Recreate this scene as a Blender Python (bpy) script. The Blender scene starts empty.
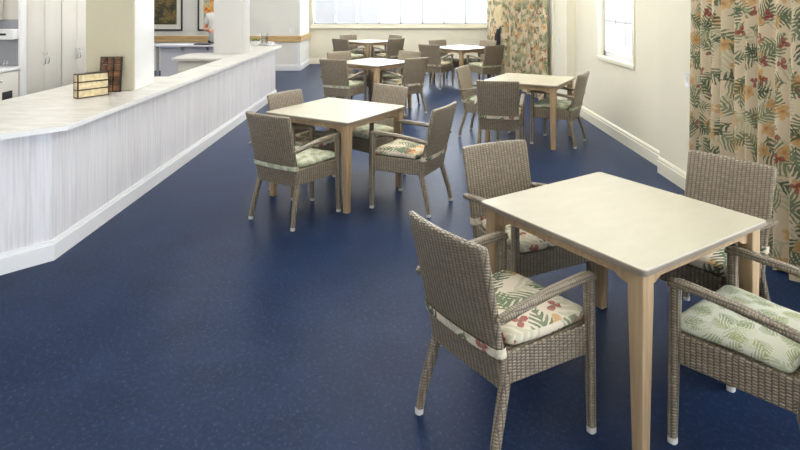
import bpy, bmesh, math, random
from mathutils import Vector, Matrix
random.seed(4)
PI = math.pi
SC = bpy.context.scene
COL = SC.collection

# ------------------------------------------------------------------ node helpers
def lin(r, g, b):
    def f(c):
        c /= 255.0
        return c / 12.92 if c <= .04045 else ((c + .055) / 1.055) ** 2.4
    return (f(r), f(g), f(b), 1.0)

class NT:
    """tiny expression builder on a material's node tree"""
    def __init__(s, name):
        s.m = bpy.data.materials.new(name); s.m.use_nodes = True
        s.t = s.m.node_tree; s.t.nodes.clear()
        s.out = s.t.nodes.new('ShaderNodeOutputMaterial')
        s.b = s.t.nodes.new('ShaderNodeBsdfPrincipled')
        s.t.links.new(s.b.outputs[0], s.out.inputs[0])
    def put(s, sock, v):
        if isinstance(v, bpy.types.NodeSocket): s.t.links.new(v, sock)
        elif v is not None: sock.default_value = v
    def math(s, op, a, b=None, c=None):
        n = s.t.nodes.new('ShaderNodeMath'); n.operation = op
        for i, v in enumerate((a, b, c)):
            if v is not None: s.put(n.inputs[i], v)
        return n.outputs[0]
    def vmath(s, op, a, b=None, out=0):
        n = s.t.nodes.new('ShaderNodeVectorMath'); n.operation = op
        s.put(n.inputs[0], a)
        if b is not None: s.put(n.inputs[1], b)
        return n.outputs[out]
    def mix(s, f, a, b):
        n = s.t.nodes.new('ShaderNodeMix'); n.data_type = 'RGBA'
        s.put(n.inputs[0], f); s.put(n.inputs[6], a); s.put(n.inputs[7], b)
        return n.outputs[2]
    def coord(s, kind='Object'):
        return s.t.nodes.new('ShaderNodeTexCoord').outputs[kind]
    def mapping(s, v, scale=(1, 1, 1), loc=(0, 0, 0), rot=(0, 0, 0)):
        n = s.t.nodes.new('ShaderNodeMapping'); s.put(n.inputs[0], v)
        n.inputs['Scale'].default_value = scale; n.inputs['Location'].default_value = loc
        n.inputs['Rotation'].default_value = rot
        return n.outputs[0]
    def noise(s, v, scale, detail=3, rough=.5, col=False):
        n = s.t.nodes.new('ShaderNodeTexNoise'); s.put(n.inputs['Vector'], v)
        n.inputs['Scale'].default_value = scale; n.inputs['Detail'].default_value = detail
        n.inputs['Roughness'].default_value = rough
        return n.outputs[1 if col else 0]
    def ramp(s, f, stops):
        n = s.t.nodes.new('ShaderNodeValToRGB'); s.put(n.inputs[0], f)
        e = n.color_ramp.elements
        while len(e) < len(stops): e.new(.5)
        for el, (p, c) in zip(e, stops): el.position = p; el.color = c
        return n.outputs[0]
    def sep(s, v):
        n = s.t.nodes.new('ShaderNodeSeparateXYZ'); s.put(n.inputs[0], v); return n.outputs
    def bump(s, h, strength=.3, dist=.002):
        n = s.t.nodes.new('ShaderNodeBump'); s.put(n.inputs['Height'], h)
        n.inputs['Strength'].default_value = strength; n.inputs['Distance'].default_value = dist
        s.put(s.b.inputs['Normal'], n.outputs[0])
    def base(s, c): s.put(s.b.inputs['Base Color'], c)
    def set(s, **k):
        for key, v in k.items(): s.put(s.b.inputs[key.replace('_', ' ')], v)
        return s

def paint(name, col, rough=.6, var=.04, scale=6, spec=.5, metal=0, bump=0):
    n = NT(name); o = n.coord()
    f = n.noise(o, scale, 4)
    c2 = tuple(min(1, x * (1 - var * 2)) for x in col[:3]) + (1,)
    c3 = tuple(min(1, x * (1 + var)) for x in col[:3]) + (1,)
    n.base(n.ramp(f, [(.3, c2), (.7, c3)]))
    n.set(Roughness=rough, Metallic=metal); n.b.inputs['Specular IOR Level'].default_value = spec
    if bump: n.bump(n.noise(o, 300, 2), bump, .001)
    return n.m

def wicker():
    n = NT('wicker'); uv = n.coord('UV'); x, y, _ = n.sep(uv)
    cw, rh = .021, .0115
    cu = n.math('DIVIDE', x, cw); col = n.math('FLOOR', cu)
    odd = n.math('MULTIPLY', n.math('FLOORED_MODULO', col, 2), .5)
    rv = n.math('ADD', n.math('DIVIDE', y, rh), odd)
    hv = n.math('ABSOLUTE', n.math('SINE', n.math('MULTIPLY', rv, PI)))
    hu = n.math('ABSOLUTE', n.math('SINE', n.math('MULTIPLY', cu, PI)))
    h = n.math('MULTIPLY', n.math('POWER', hv, .7), n.math('POWER', hu, .8))
    wn = n.t.nodes.new('ShaderNodeTexWhiteNoise'); wn.noise_dimensions = '2D'
    cmb = n.t.nodes.new('ShaderNodeCombineXYZ'); n.put(cmb.inputs[0], col); n.put(cmb.inputs[1], n.math('FLOOR', rv)); n.put(wn.inputs['Vector'], cmb.outputs[0])
    c = n.mix(wn.outputs[0], lin(128, 115, 96), lin(150, 137, 117))
    c = n.mix(n.math('MULTIPLY', n.noise(n.coord(), 7, 3), .3), c, lin(118, 106, 89))
    gap = n.math('SUBTRACT', 1, n.math('MINIMUM', n.math('MULTIPLY', h, 1.7), 1))
    n.base(n.mix(n.math('MULTIPLY', gap, .9), c, lin(52, 44, 35)))
    n.bump(h, .85, .005); n.set(Roughness=.36)
    return n.m

def frond(n, uv, s, off, L=.43, W=.27, freq=75, slant=1.0, keep=0.0):
    """mask of palm sprays scattered over the cloth, one per cell; returns mask, cell random"""
    P = n.mapping(uv, (s, s, s), off)
    v = n.t.nodes.new('ShaderNodeTexVoronoi'); v.voronoi_dimensions = '2D'
    n.put(v.inputs['Vector'], P); v.inputs['Scale'].default_value = 1; v.inputs['Randomness'].default_value = .75
    rnd = n.sep(v.outputs['Color'])
    r = n.t.nodes.new('ShaderNodeVectorRotate'); r.rotation_type = 'Z_AXIS'
    n.put(r.inputs['Vector'], n.vmath('SUBTRACT', P, v.outputs['Position']))
    n.put(r.inputs['Angle'], n.math('MULTIPLY', rnd[0], 2 * PI))
    x, y, _ = n.sep(r.outputs[0])
    # a slight curve of the stem
    y = n.math('ADD', y, n.math('MULTIPLY', n.math('MULTIPLY', x, x), .5))
    ay = n.math('ABSOLUTE', y)
    t = n.math('DIVIDE', n.math('ADD', x, L), 2 * L)
    t = n.math('MINIMUM', n.math('MAXIMUM', t, 0), 1)
    env = n.math('MULTIPLY', n.math('POWER', n.math('SINE', n.math('MULTIPLY', t, PI)), .75), W)
    inside = n.math('LESS_THAN', ay, env)
    st = n.math('SINE', n.math('MULTIPLY', n.math('SUBTRACT', x, n.math('MULTIPLY', ay, slant)), freq))
    # leaflets thin out towards their tips
    st = n.math('GREATER_THAN', st, n.math('SUBTRACT', n.math('MULTIPLY', n.math('DIVIDE', ay, n.math('ADD', env, .001)), 1.1), .75))
    stem = n.math('MULTIPLY', n.math('LESS_THAN', ay, .018), n.math('LESS_THAN', n.math('ABSOLUTE', x), L + .04))
    m = n.math('MAXIMUM', n.math('MULTIPLY', inside, st), stem)
    if keep: m = n.math('MULTIPLY', m, n.math('GREATER_THAN', rnd[1], keep))
    return m, rnd

def blossom(n, uv, s, off, R, petals, depth, keep):
    P = n.mapping(uv, (s, s, s), off)
    v = n.t.nodes.new('ShaderNodeTexVoronoi'); v.voronoi_dimensions = '2D'
    n.put(v.inputs['Vector'], P); v.inputs['Scale'].default_value = 1; v.inputs['Randomness'].default_value = .8
    rnd = n.sep(v.outputs['Color'])
    d = n.vmath('SUBTRACT', P, v.outputs['Position'])
    x, y, _ = n.sep(d)
    a = n.math('ADD', n.math('ARCTAN2', y, x), n.math('MULTIPLY', rnd[2], 6))
    r = n.vmath('LENGTH', d, out=1)
    lim = n.math('MULTIPLY', n.math('ADD', n.math('MULTIPLY', n.math('ABSOLUTE', n.math('COSINE', n.math('MULTIPLY', a, petals / 2))), depth), 1 - depth), R)
    m = n.math('MULTIPLY', n.math('LESS_THAN', r, lim), n.math('GREATER_THAN', rnd[1], keep))
    core = n.math('LESS_THAN', r, R * .22)
    return m, core, rnd, r

def floral(name, bg, k=1.0):
    n = NT(name); uv0 = n.coord('UV')
    weave = n.noise(n.mapping(uv0, (60, 600, 1)), 1, 2)
    # hand-drawn wobble and uneven dye
    wob = n.vmath('MULTIPLY', n.vmath('SUBTRACT', n.noise(uv0, 16, 2, col=True), (.5, .5, .5)), (.035, .035, 0))
    uv = n.vmath('ADD', uv0, wob)
    dye = n.math('ADD', n.math('MULTIPLY', n.noise(uv0, 45, 3), .7), .6)
    dye = n.math('MINIMUM', dye, 1)
    c = n.mix(n.math('MULTIPLY', weave, .3), bg, tuple(x * .74 for x in bg[:3]) + (1,))
    m, rn = frond(n, uv, 3.4 * k, (6.6, 1.7, 0), freq=44, W=.33, L=.45)
    c = n.mix(n.math('MULTIPLY', n.math('MULTIPLY', m, dye), .5), c, lin(150, 156, 128))
    m, rn = frond(n, uv, 4.1 * k, (3.1, 7.7, 0), freq=50, W=.31, L=.46)
    c = n.mix(n.math('MULTIPLY', n.math('MULTIPLY', m, dye), .95), c, n.mix(rn[2], lin(68, 84, 66), lin(118, 130, 100)))
    m, core, rn, r = blossom(n, uv, 6.0 * k, (9.3, 2.2, 0), .31, 5, .5, .38)
    fc = n.mix(n.math('MULTIPLY', r, 2.6), lin(176, 132, 80), n.mix(rn[0], lin(206, 174, 122), lin(192, 154, 112)))
    m = n.math('MULTIPLY', m, dye)
    c = n.mix(n.math('MULTIPLY', m, .9), c, fc)
    c = n.mix(n.math('MULTIPLY', n.math('MULTIPLY', m, core), .5), c, lin(150, 104, 70))
    m, core, rn, r = blossom(n, uv, 6.6 * k, (1.4, 5.9, 0), .27, 3, .9, .55)
    c = n.mix(n.math('MULTIPLY', n.math('MULTIPLY', m, dye), .85), c, n.mix(n.math('MULTIPLY', r, 3), lin(112, 32, 36), lin(152, 66, 58)))
    m, rn = frond(n, uv, 4.8 * k, (.4, .9, 0), L=.46, W=.27, freq=42, keep=.15)
    c = n.mix(n.math('MULTIPLY', n.math('MULTIPLY', m, dye), .95), c, n.mix(rn[2], lin(62, 78, 62), lin(110, 122, 94)))
    n.base(c); n.set(Roughness=.9); n.b.inputs['Specular IOR Level'].default_value = .15
    n.bump(weave, .15, .001)
    return n.m

def fern(name):
    n = NT(name); uv = n.coord('UV')
    weave = n.noise(n.mapping(uv, (80, 500, 1)), 1, 2)
    c = n.mix(n.math('MULTIPLY', weave, .3), lin(202, 202, 186), lin(172, 174, 152))
    for s, off, ca, cb in ((9, (1, 2, 0), lin(150, 158, 122), lin(172, 178, 140)), (11, (5, 3, 0), lin(206, 206, 190), lin(186, 190, 160)),
                           (12, (2.5, 8.2, 0), lin(112, 126, 92), lin(146, 148, 96))):
        m, rn = frond(n, uv, s, off, L=.49, W=.36, freq=30, slant=1.4)
        c = n.mix(n.math('MULTIPLY', m, .75), c, n.mix(rn[2], ca, cb))
    n.base(c); n.set(Roughness=.9); n.b.inputs['Specular IOR Level'].default_value = .15
    return n.m

def floor_mat():
    n = NT('blue_vinyl'); o = n.coord()
    f = n.noise(o, 3.0, 5, .6)
    c = n.ramp(f, [(.3, lin(21, 34, 58)), (.7, lin(28, 42, 70))])
    f2 = n.noise(n.mapping(o, (1, 1, 1), rot=(0, 0, .5)), 42, 5, .75)
    c = n.mix(n.math('MULTIPLY', n.ramp(f2, [(.5, (0, 0, 0, 1)), (.72, (1, 1, 1, 1))]), .4), c, lin(54, 68, 98))
    f3 = n.noise(n.mapping(o, (1, .75, 1), (7, 3, 0), (0, 0, .9)), 62, 3, .6)
    c = n.mix(n.math('MULTIPLY', n.ramp(f3, [(.58, (0, 0, 0, 1)), (.68, (1, 1, 1, 1))]), .2), c, lin(88, 100, 130))
    f4 = n.noise(n.mapping(o, (.75, 1, 1), (2, 9, 0), (0, 0, .3)), 50, 3, .6)
    c = n.mix(n.math('MULTIPLY', n.ramp(f4, [(.60, (0, 0, 0, 1)), (.70, (1, 1, 1, 1))]), .35), c, lin(26, 34, 60))
    n.base(c)
    n.set(Roughness=.36)
    n.b.inputs['Specular IOR Level'].default_value = .05
    return n.m

def washed_wood():
    n = NT('whitewashed_wood'); uv = n.coord('UV')
    g = n.noise(n.mapping(uv, (55, 1.6, 1)), 1, 4, .65)
    g2 = n.noise(n.mapping(uv, (8, .25, 1)), 1, 2, .5)
    g = n.math('ADD', n.math('MULTIPLY', g, .7), n.math('MULTIPLY', g2, .3))
    n.base(n.ramp(g, [(.35, lin(214, 209, 212)), (.5, lin(229, 227, 231)), (.66, lin(240, 240, 244))]))
    n.set(Roughness=.5)
    return n.m

def beech():
    n = NT('beech_wood'); o = n.coord()
    g = n.noise(n.mapping(o, (60, 60, 3)), 1, 3, .6)
    n.base(n.ramp(g, [(.3, lin(144, 120, 92)), (.7, lin(171, 146, 114))])); n.set(Roughness=.45)
    return n.m

def oak_rail():
    n = NT('oak_rail'); o = n.coord()
    g = n.noise(n.mapping(o, (3, 3, 70)), 1, 3, .6)
    n.base(n.ramp(g, [(.3, lin(162, 134, 90)), (.7, lin(190, 162, 116))])); n.set(Roughness=.5)
    return n.m

def laminate(name, a, b):
    n = NT(name); o = n.coord()
    f = n.noise(n.mapping(o, (1.5, 4, 1), rot=(0, 0, .4)), 3, 6, .65)
    n.base(n.ramp(f, [(.35, a), (.65, b)])); n.set(Roughness=.32)
    return n.m

def glass(name, tint=(1, 1, 1, 1), refl=.06):
    n = NT(name); t = n.t
    tr = t.nodes.new('ShaderNodeBsdfTransparent'); tr.inputs[0].default_value = tint
    gl = t.nodes.new('ShaderNodeBsdfGlossy'); gl.inputs['Roughness'].default_value = .02
    mx = t.nodes.new('ShaderNodeMixShader'); mx.inputs[0].default_value = refl
    t.links.new(tr.outputs[0], mx.inputs[1]); t.links.new(gl.outputs[0], mx.inputs[2])
    t.links.new(mx.outputs[0], n.out.inputs[0]); t.nodes.remove(n.b)
    return n.m

def art(name, cols, scale=5):
    n = NT(name); o = n.coord()
    d = n.noise(o, scale, 5, .7, col=True)
    c = n.noise(n.vmath('ADD', o, n.vmath('MULTIPLY', d, (.5, .5, .5))), scale * 1.2, 4, .6)
    k = len(cols)
    n.base(n.ramp(c, [(.28 + .44 * i / (k - 1), q) for i, q in enumerate(cols)])); n.set(Roughness=.4)
    return n.m

M = dict(
    wicker=wicker(), floor=floor_mat(), washed=washed_wood(), beech=beech(), rail=oak_rail(),
    wall=paint('cream_wall_paint', lin(232, 227, 208), .75, .012, 1.5), wallw=paint('white_wall_paint', lin(236, 234, 228), .75, .012, 1.5),
    ceil=paint('ceiling_paint', lin(240, 240, 236), .9, .01, 2), trim=paint('cream_gloss_trim', lin(238, 233, 214), .35, .01, 3),
    white=paint('white_gloss', lin(242, 242, 244), .35, .008, 3), shade_beige=paint('shade_beige_paint', lin(184, 177, 154), .7, .02, 3),
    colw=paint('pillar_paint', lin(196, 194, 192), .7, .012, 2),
    cab=paint('cabinet_door_laminate', lin(212, 208, 200), .4, .01, 3), cabw=paint('cool_white_laminate', lin(216, 216, 226), .4, .01, 3),
    top=laminate('stone_laminate', lin(172, 169, 162), lin(198, 196, 191)), tedge=paint('worktop_edge', lin(240, 239, 238), .35, .01, 4),
    ttop=laminate('cream_tabletop', lin(165, 159, 140), lin(171, 165, 147)), tband=paint('taupe_edge_band', lin(128, 118, 106), .4, .03, 8),
    cap=paint('pale_foot_cap', lin(200, 198, 194), .35, .02, 8), floral=floral('floral_cushion_cloth', lin(206, 194, 174), .98),
    curtain=floral('floral_curtain_cloth', lin(206, 190, 164), 1.0), fern=fern('fern_cushion_cloth'),
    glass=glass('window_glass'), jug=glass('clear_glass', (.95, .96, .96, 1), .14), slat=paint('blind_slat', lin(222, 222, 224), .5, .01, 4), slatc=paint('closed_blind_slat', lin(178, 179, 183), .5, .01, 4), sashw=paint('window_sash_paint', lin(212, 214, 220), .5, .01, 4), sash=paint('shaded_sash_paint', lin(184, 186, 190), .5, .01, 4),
    chrome=paint('chrome', lin(205, 205, 210), .2, .02, 6, metal=1), black=paint('black_paint', lin(26, 25, 26), .45, .05, 8),
    grey=paint('grey_splashback', lin(150, 152, 158), .3, .03, 5), mat=paint('picture_mount', lin(238, 236, 226), .8, .01, 4),
    art1=art('dark_floral_art', [lin(18, 22, 14), lin(30, 34, 20), lin(58, 54, 28), lin(120, 104, 56), lin(84, 44, 28), lin(28, 38, 22)], 4),
    art2=art('bright_art', [lin(40, 56, 92), lin(180, 60, 44), lin(222, 180, 70), lin(90, 130, 150), lin(230, 220, 190)], 4.5),
    straw=paint('woven_straw', lin(206, 190, 150), .8, .1, 40, bump=.4), blackcloth=paint('black_cloth', lin(24, 24, 30), .9, .1, 10),
    plate=paint('white_china', lin(245, 245, 245), .25, .005, 4), leaf=paint('salad_green', lin(74, 100, 52), .6, .25, 30),
    skin=paint('skin', lin(206, 152, 124), .55, .05, 12), shirt=paint('pale_grey_shirt', lin(206, 206, 206), .85, .06, 9),
    trouser=paint('navy_trousers', lin(42, 46, 60), .85, .08, 9), hair=paint('grey_brown_hair', lin(92, 78, 66), .7, .2, 40),
    eye=paint('eye_white', lin(235, 232, 226), .3, .01, 5), iris=paint('iris_brown', lin(60, 44, 34), .3, .05, 5), lip=paint('lip', lin(176, 104, 94), .5, .05, 9),
    pale=paint('pale_wood_blocks', lin(216, 198, 158), .6, .14, 26), dark=paint('dark_wood_frame', lin(38, 26, 24), .45, .12, 14),
    brown=paint('brown_wood_blocks', lin(112, 74, 46), .5, .5, 16), tray=paint('white_tray', lin(240, 241, 244), .3, .01, 4),
    darktray=paint('dark_tray_finish', lin(38, 38, 40), .6, .05, 6), lamp=paint('fill_pendant_housing', lin(240, 240, 240), .5, .01, 4),
)

# ------------------------------------------------------------------ mesh helpers
def new_bm(): return bmesh.new()
def box(bm, x0, x1, y0, y1, z0, z1, bev=0, mtx=None):
    r = bmesh.ops.create_cube(bm, size=1)
    vs = r['verts']
    for v in vs:
        v.co = Vector((x0 + (v.co.x + .5) * (x1 - x0), y0 + (v.co.y + .5) * (y1 - y0), z0 + (v.co.z + .5) * (z1 - z0)))
        if mtx: v.co = mtx @ v.co
    if bev:
        es = list({e for v in vs for e in v.link_edges})
        bmesh.ops.bevel(bm, geom=es, offset=bev, segments=2, affect='EDGES', profile=.5)
    return bm
def loft(bm, rings, cap0=True, cap1=True, close=True):
    vr = [[bm.verts.new(p) for p in r] for r in rings]
    n = len(rings[0])
    for a, b in zip(vr, vr[1:]):
        for i in range(n if close else n - 1):
            j = (i + 1) % n
            bm.faces.new((a[i], a[j], b[j], b[i]))
    if cap0: bm.faces.new(vr[0][::-1])
    if cap1: bm.faces.new(vr[-1])
    return bm
def ring_rr(w, d, r, seg=3):
    """rounded rectangle outline in the plane, w by d"""
    pts = []
    r = min(r, w / 2 - 1e-5, d / 2 - 1e-5)
    for cx, cy, a0 in ((w / 2 - r, d / 2 - r, 0), (-w / 2 + r, d / 2 - r, PI / 2), (-w / 2 + r, -d / 2 + r, PI), (w / 2 - r, -d / 2 + r, 1.5 * PI)):
        for k in range(seg + 1):
            a = a0 + PI / 2 * k / seg
            pts.append((cx + r * math.cos(a), cy + r * math.sin(a)))
    return pts
def sweep(bm, path, sizes, r=.5, up=(0, 0, 1), seg=3, cap=True):
    """rounded-rectangle section swept along path; sizes = (w, d) per point or one for all"""
    P = [Vector(p) for p in path]
    if isinstance(sizes[0], (int, float)): sizes = [sizes] * len(P)
    rings = []
    for i, p in enumerate(P):
        t = (P[min(i + 1, len(P) - 1)] - P[max(i - 1, 0)]).normalized()
        u = Vector(up)
        s = t.cross(u)
        if s.length < 1e-4: s = t.cross(Vector((0, 1, 0)))
        s.normalize(); u = s.cross(t).normalized()
        w, d = sizes[i]
        rings.append([p + s * a + u * b for a, b in ring_rr(w, d, r * min(w, d), seg)])
    return loft(bm, rings, cap, cap)
def prism(bm, poly, z0, z1, bev=0):
    n0 = set(bm.faces)
    loft(bm, [[(x, y, z0) for x, y in poly], [(x, y, z1) for x, y in poly]])
    if bev:
        es = [e for e in bm.edges if not (set(e.link_faces) & n0) and abs(e.verts[0].co.z - e.verts[1].co.z) < 1e-6 and e.verts[0].co.z > z1 - 1e-5]
        bmesh.ops.bevel(bm, geom=es, offset=bev, segments=2, affect='EDGES')
    return bm
def lathe(bm, prof, seg=24, mtx=None, cap=True):
    rings = []
    for r, z in prof:
        rings.append([Vector((max(r, 1e-4) * math.cos(2 * PI * k / seg), max(r, 1e-4) * math.sin(2 * PI * k / seg), z)) for k in range(seg)])
    if mtx: rings = [[mtx @ p for p in r] for r in rings]
    return loft(bm, rings, cap, cap)
def ball(bm, c, rx, ry, rz, u=16, v=10):
    r = bmesh.ops.create_uvsphere(bm, u_segments=u, v_segments=v, radius=1)
    for w in r['verts']: w.co = Vector((c[0] + w.co.x * rx, c[1] + w.co.y * ry, c[2] + w.co.z * rz))
def boxuv(me, swap=False):
    ul = me.uv_layers.new(name='UVMap')
    for p in me.polygons:
        n = p.normal; a = max(range(3), key=lambda i: abs(n[i]))
        for li in p.loop_indices:
            c = me.vertices[me.loops[li].vertex_index].co
            if a == 0: q = (c.z, c.y) if swap else (c.y, c.z)
            elif a == 1: q = (c.x, c.z)
            else: q = (c.x, c.y)
            ul.data[li].uv = q
def obj(name, bm, mat, parent=None, smooth=35, uv=True, swap=False, label=None):
    bmesh.ops.recalc_face_normals(bm, faces=bm.faces[:])
    me = bpy.data.meshes.new(name); bm.to_mesh(me); bm.free()
    me.materials.append(mat)
    me.update()
    if uv and not me.uv_layers: boxuv(me, swap)
    if smooth:
        for p in me.polygons: p.use_smooth = True
        me.set_sharp_from_angle(angle=math.radians(smooth))
    o = bpy.data.objects.new(name, me); COL.objects.link(o)
    if parent: o.parent = parent
    if label: o['label'] = label
    return o
def tag(o, label, cat, group=None):
    o['label'] = label; o['category'] = cat
    if group: o['group'] = group
    return o
def thing(name, label, cat, loc=(0, 0, 0), rz=0, group=None):
    o = bpy.data.objects.new(name, None); COL.objects.link(o); o.empty_display_size = .1
    o.location = loc; o.rotation_euler = (0, 0, rz)
    return tag(o, label, cat, group)
def struct(name, bm, mat, parent=None, smooth=0):
    o = obj(name, bm, mat, parent, smooth); 
    if parent is None: o['kind'] = 'structure'
    return o
def children(o): return [c for c in bpy.data.objects if c.parent == o]
def dup(root, loc, rz, label, group):
    r = root.copy(); COL.objects.link(r); r.location = loc; r.rotation_euler = (0, 0, rz)
    r['label'] = label; r['group'] = group
    for ch in children(root):
        c = ch.copy(); COL.objects.link(c); c.parent = r
        for g in children(ch):
            d = g.copy(); COL.objects.link(d); d.parent = c
    return r
def bx(name, mat, *a, bev=0, parent=None, smooth=35, label=None):
    return obj(name, box(new_bm(), *a, bev=bev), mat, parent, smooth, label=label)

# ------------------------------------------------------------------ camera (level, shifted lens)
F = 596.0; HZ = -1.0; H = 1.73
cd = bpy.data.cameras.new('camera'); cam = bpy.data.objects.new('camera', cd); COL.objects.link(cam)
cam.location = (0, 0, H); cam.rotation_euler = (PI / 2, 0, 0)
cd.sensor_width = 36; cd.lens = F / 800 * 36; cd.shift_y = -(225 - HZ) / 800.0
cd.clip_start = .05; cd.clip_end = 200
SC.camera = cam

# ------------------------------------------------------------------ the setting
CH = 3.0
XR, XR2, XP = 2.68, 2.55, 2.59          # side wall, its far stretch, its near thicker stretch
YB, YE = 15.9, 14.4                     # back wall with the long window, end wall behind the servery
XE = -2.42; XL = -6.7; YR = -3.0
struct('floor', box(new_bm(), XL - .2, 3.2, YR - .2, YB + .2, -.08, 0), M['floor'])
struct('ceiling', box(new_bm(), XL - .2, 3.2, YR - .2, YB + .2, CH, CH + .1), M['ceil'])

def wall_along_y(bm, x0, x1, y0, y1, holes):
    """wall slab between y0,y1 with holes (ya,yb,za,zb) sorted by y"""
    y = y0
    for ya, yb, za, zb in holes:
        box(bm, x0, x1, y, ya, 0, CH)
        if za > 0: box(bm, x0, x1, ya, yb, 0, za)
        if zb < CH: box(bm, x0, x1, ya, yb, zb, CH)
        y = yb
    box(bm, x0, x1, y, y1, 0, CH); return bm
def wall_along_x(bm, y0, y1, x0, x1, holes):
    x = x0
    for xa, xb, za, zb in holes:
        box(bm, x, xa, y0, y1, 0, CH)
        if za > 0: box(bm, xa, xb, y0, y1, 0, za)
        if zb < CH: box(bm, xa, xb, y0, y1, zb, CH)
        x = xb
    box(bm, x, x1, y0, y1, 0, CH); return bm

bm = new_bm()
wall_along_y(bm, XP, XP + .3, YR, 5.95, [(-1.8, 2.8, .5, 2.3)])
wall_along_y(bm, XR, XR + .2, 5.95, 9.1, [(6.85, 8.0, .97, 2.2)])
wall_along_y(bm, XR2, XR2 + .33, 9.1, YB, [(10.3, 12.6, 0.02, 2.2)])
struct('wall_right', bm, M['wall'])
struct('wall_back', wall_along_x(new_bm(), YB, YB + .2, XE - .2, 3.0, [(-2.30, 2.34, 1.06, 2.3)]), M['wall'])
struct('wall_end', box(new_bm(), XL, XE, YE, YE + .2, 0, CH), M['wallw'])
struct('wall_return', box(new_bm(), XE - .2, XE, YE + .2, YB, 0, CH), M['wallw'])
struct('wall_left', box(new_bm(), XL - .15, XL, YR, YE + .2, 0, CH), M['wallw'])
struct('wall_rear', wall_along_x(new_bm(), YR - .15, YR, XL, 3.0, [(-5.5, 2.2, .5, 2.4)]), M['wall'])
struct('wall_partition', box(new_bm(), -5.46, -5.34, 4.5, 9.3, 0, CH), M['cab'])
# slim corner post under the chair rail on the end wall
struct('trim_1', box(new_bm(), XE - .07, XE + .012, YE - .012, YE + .05, .14, .69, bev=.003), M['white'])

def skirting(name, p, q, side, h=.16, t=.02, mat='trim'):
    """profiled skirting board along p->q; side = unit vector into the room"""
    p, q, s = Vector(p + (0,)), Vector(q + (0,)), Vector(side + (0,))
    prof = [(0, 0), (t, 0), (t, h * .72), (t * .7, h * .76), (t * .75, h * .8), (t * .85, h * .86), (t * .55, h * .95), (.3 * t, h), (0, h)]
    bm = new_bm()
    loft(bm, [[o + s * a + Vector((0, 0, z)) for a, z in prof] for o in (p, q)])
    return struct(name, bm, M[mat])
skirting('baseboard_right', (XR, 5.95), (XR, 9.1), (-1, 0))
skirting('baseboard_right_near', (XP, YR), (XP, 5.95), (-1, 0))
skirting('baseboard_right_step', (XR2, 9.1), (XR, 9.1), (0, -1))
skirting('baseboard_right_far', (XR2, 9.1), (XR2, 9.87), (-1, 0))
skirting('baseboard_back', (XE, YB), (2.55, YB), (0, -1), .14)
skirting('baseboard_end', (XL, YE), (XE, YE), (0, -1), .14, mat='white')
skirting('baseboard_return', (XE, YE), (XE, YB), (1, 0), .14, mat='white')

# chair rail: two boards with a groove
def rail(name, p, q, side):
    p, q, s = Vector(p + (0,)), Vector(q + (0,)), Vector(side + (0,))
    prof = [(0, .69), (.03, .69), (.034, .70), (.034, .765), (.026, .77), (.026, .776), (.034, .782), (.034, .835), (.028, .842), (0, .842)]
    return struct(name, loft(new_bm(), [[o + s * a + Vector((0, 0, z)) for a, z in prof] for o in (p, q)]), M['rail'])
rail('trim_2', (XL, YE), (XE + .034, YE), (0, -1))
rail('trim_3', (XE, YE - .034), (XE, YB), (1, 0))

# the long window: frame, eight lights, sill
win = struct('window_1', new_bm() and box(new_bm(), -2.36, 2.40, YB - .03, YB + .03, .985, 1.06, bev=.006), M['trim'])
MULL = [-2.29 + .5775 * k for k in range(9)]
bm = new_bm()
for x in MULL: box(bm, x - .022, x + .022, YB + .04, YB + .10, 1.06, 2.3)
box(bm, -2.3, 2.34, YB + .04, YB + .10, 1.06, 1.10); box(bm, -2.3, 2.34, YB + .04, YB + .10, 2.25, 2.3)
obj('window_frame', bm, M['sash'], win, 0)
obj('pane', box(new_bm(), -2.3, 2.34, YB + .068, YB + .072, 1.08, 2.28), M['glass'], win, 0)
obj('window_sill', box(new_bm(), -2.38, 2.42, YB - .055, YB, .945, .985, bev=.006), M['trim'], win)
obj('window_casing', box(new_bm(), -2.37, -2.30, YB - .03, YB, 1.06, 2.36, bev=.005), M['trim'], win)
obj('window_casing', box(new_bm(), 2.34, 2.41, YB - .03, YB, 1.06, 2.36, bev=.005), M['trim'], win)

# the small side window
w2 = struct('window_2', box(new_bm(), XR - .03, XR + .06, 6.79, 8.06, .925, .975, bev=.006), M['trim'])
bm = new_bm()
for y in (6.79, 8.0): box(bm, XR - .018, XR + .002, y, y + .06, .975, 2.26, bev=.004)
box(bm, XR - .018, XR + .002, 6.79, 8.06, 2.2, 2.26, bev=.004)
obj('window_casing', bm, M['trim'], w2, 0)
bm = new_bm()
for a, b in ((6.85, 6.93), (7.94, 8.0)): box(bm, XR + .06, XR + .10, a, b, .975, 2.2)
for y in (7.28, 7.61): box(bm, XR + .07, XR + .09, y - .016, y + .016, 1.0, 2.2)
for z in (1.44, 1.86): box(bm, XR + .07, XR + .09, 6.9, 7.95, z - .015, z + .015)
box(bm, XR + .06, XR + .10, 6.85, 8.0, .975, 1.04)
obj('window_frame', bm, M['sashw'], w2, 0)
obj('pane', box(new_bm(), XR + .078, XR + .082, 6.85, 8.0, 1.0, 2.2), M['glass'], w2, 0)
# wide window beside the camera (outside the frame; it lights the room)
w3 = struct('window_3', box(new_bm(), XP - .03, XP + .1, -1.86, 2.86, .46, .5, bev=.006), M['trim'])
bm = new_bm()
for y in (-1.8, -.65, .5, 1.65, 2.76): box(bm, XP + .1, XP + .14, y, y + .04, .5, 2.3)
obj('window_frame', bm, M['white'], w3, 0)
obj('pane', box(new_bm(), XP + .118, XP + .122, -1.8, 2.8, .5, 2.3), M['glass'], w3, 0)
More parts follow.
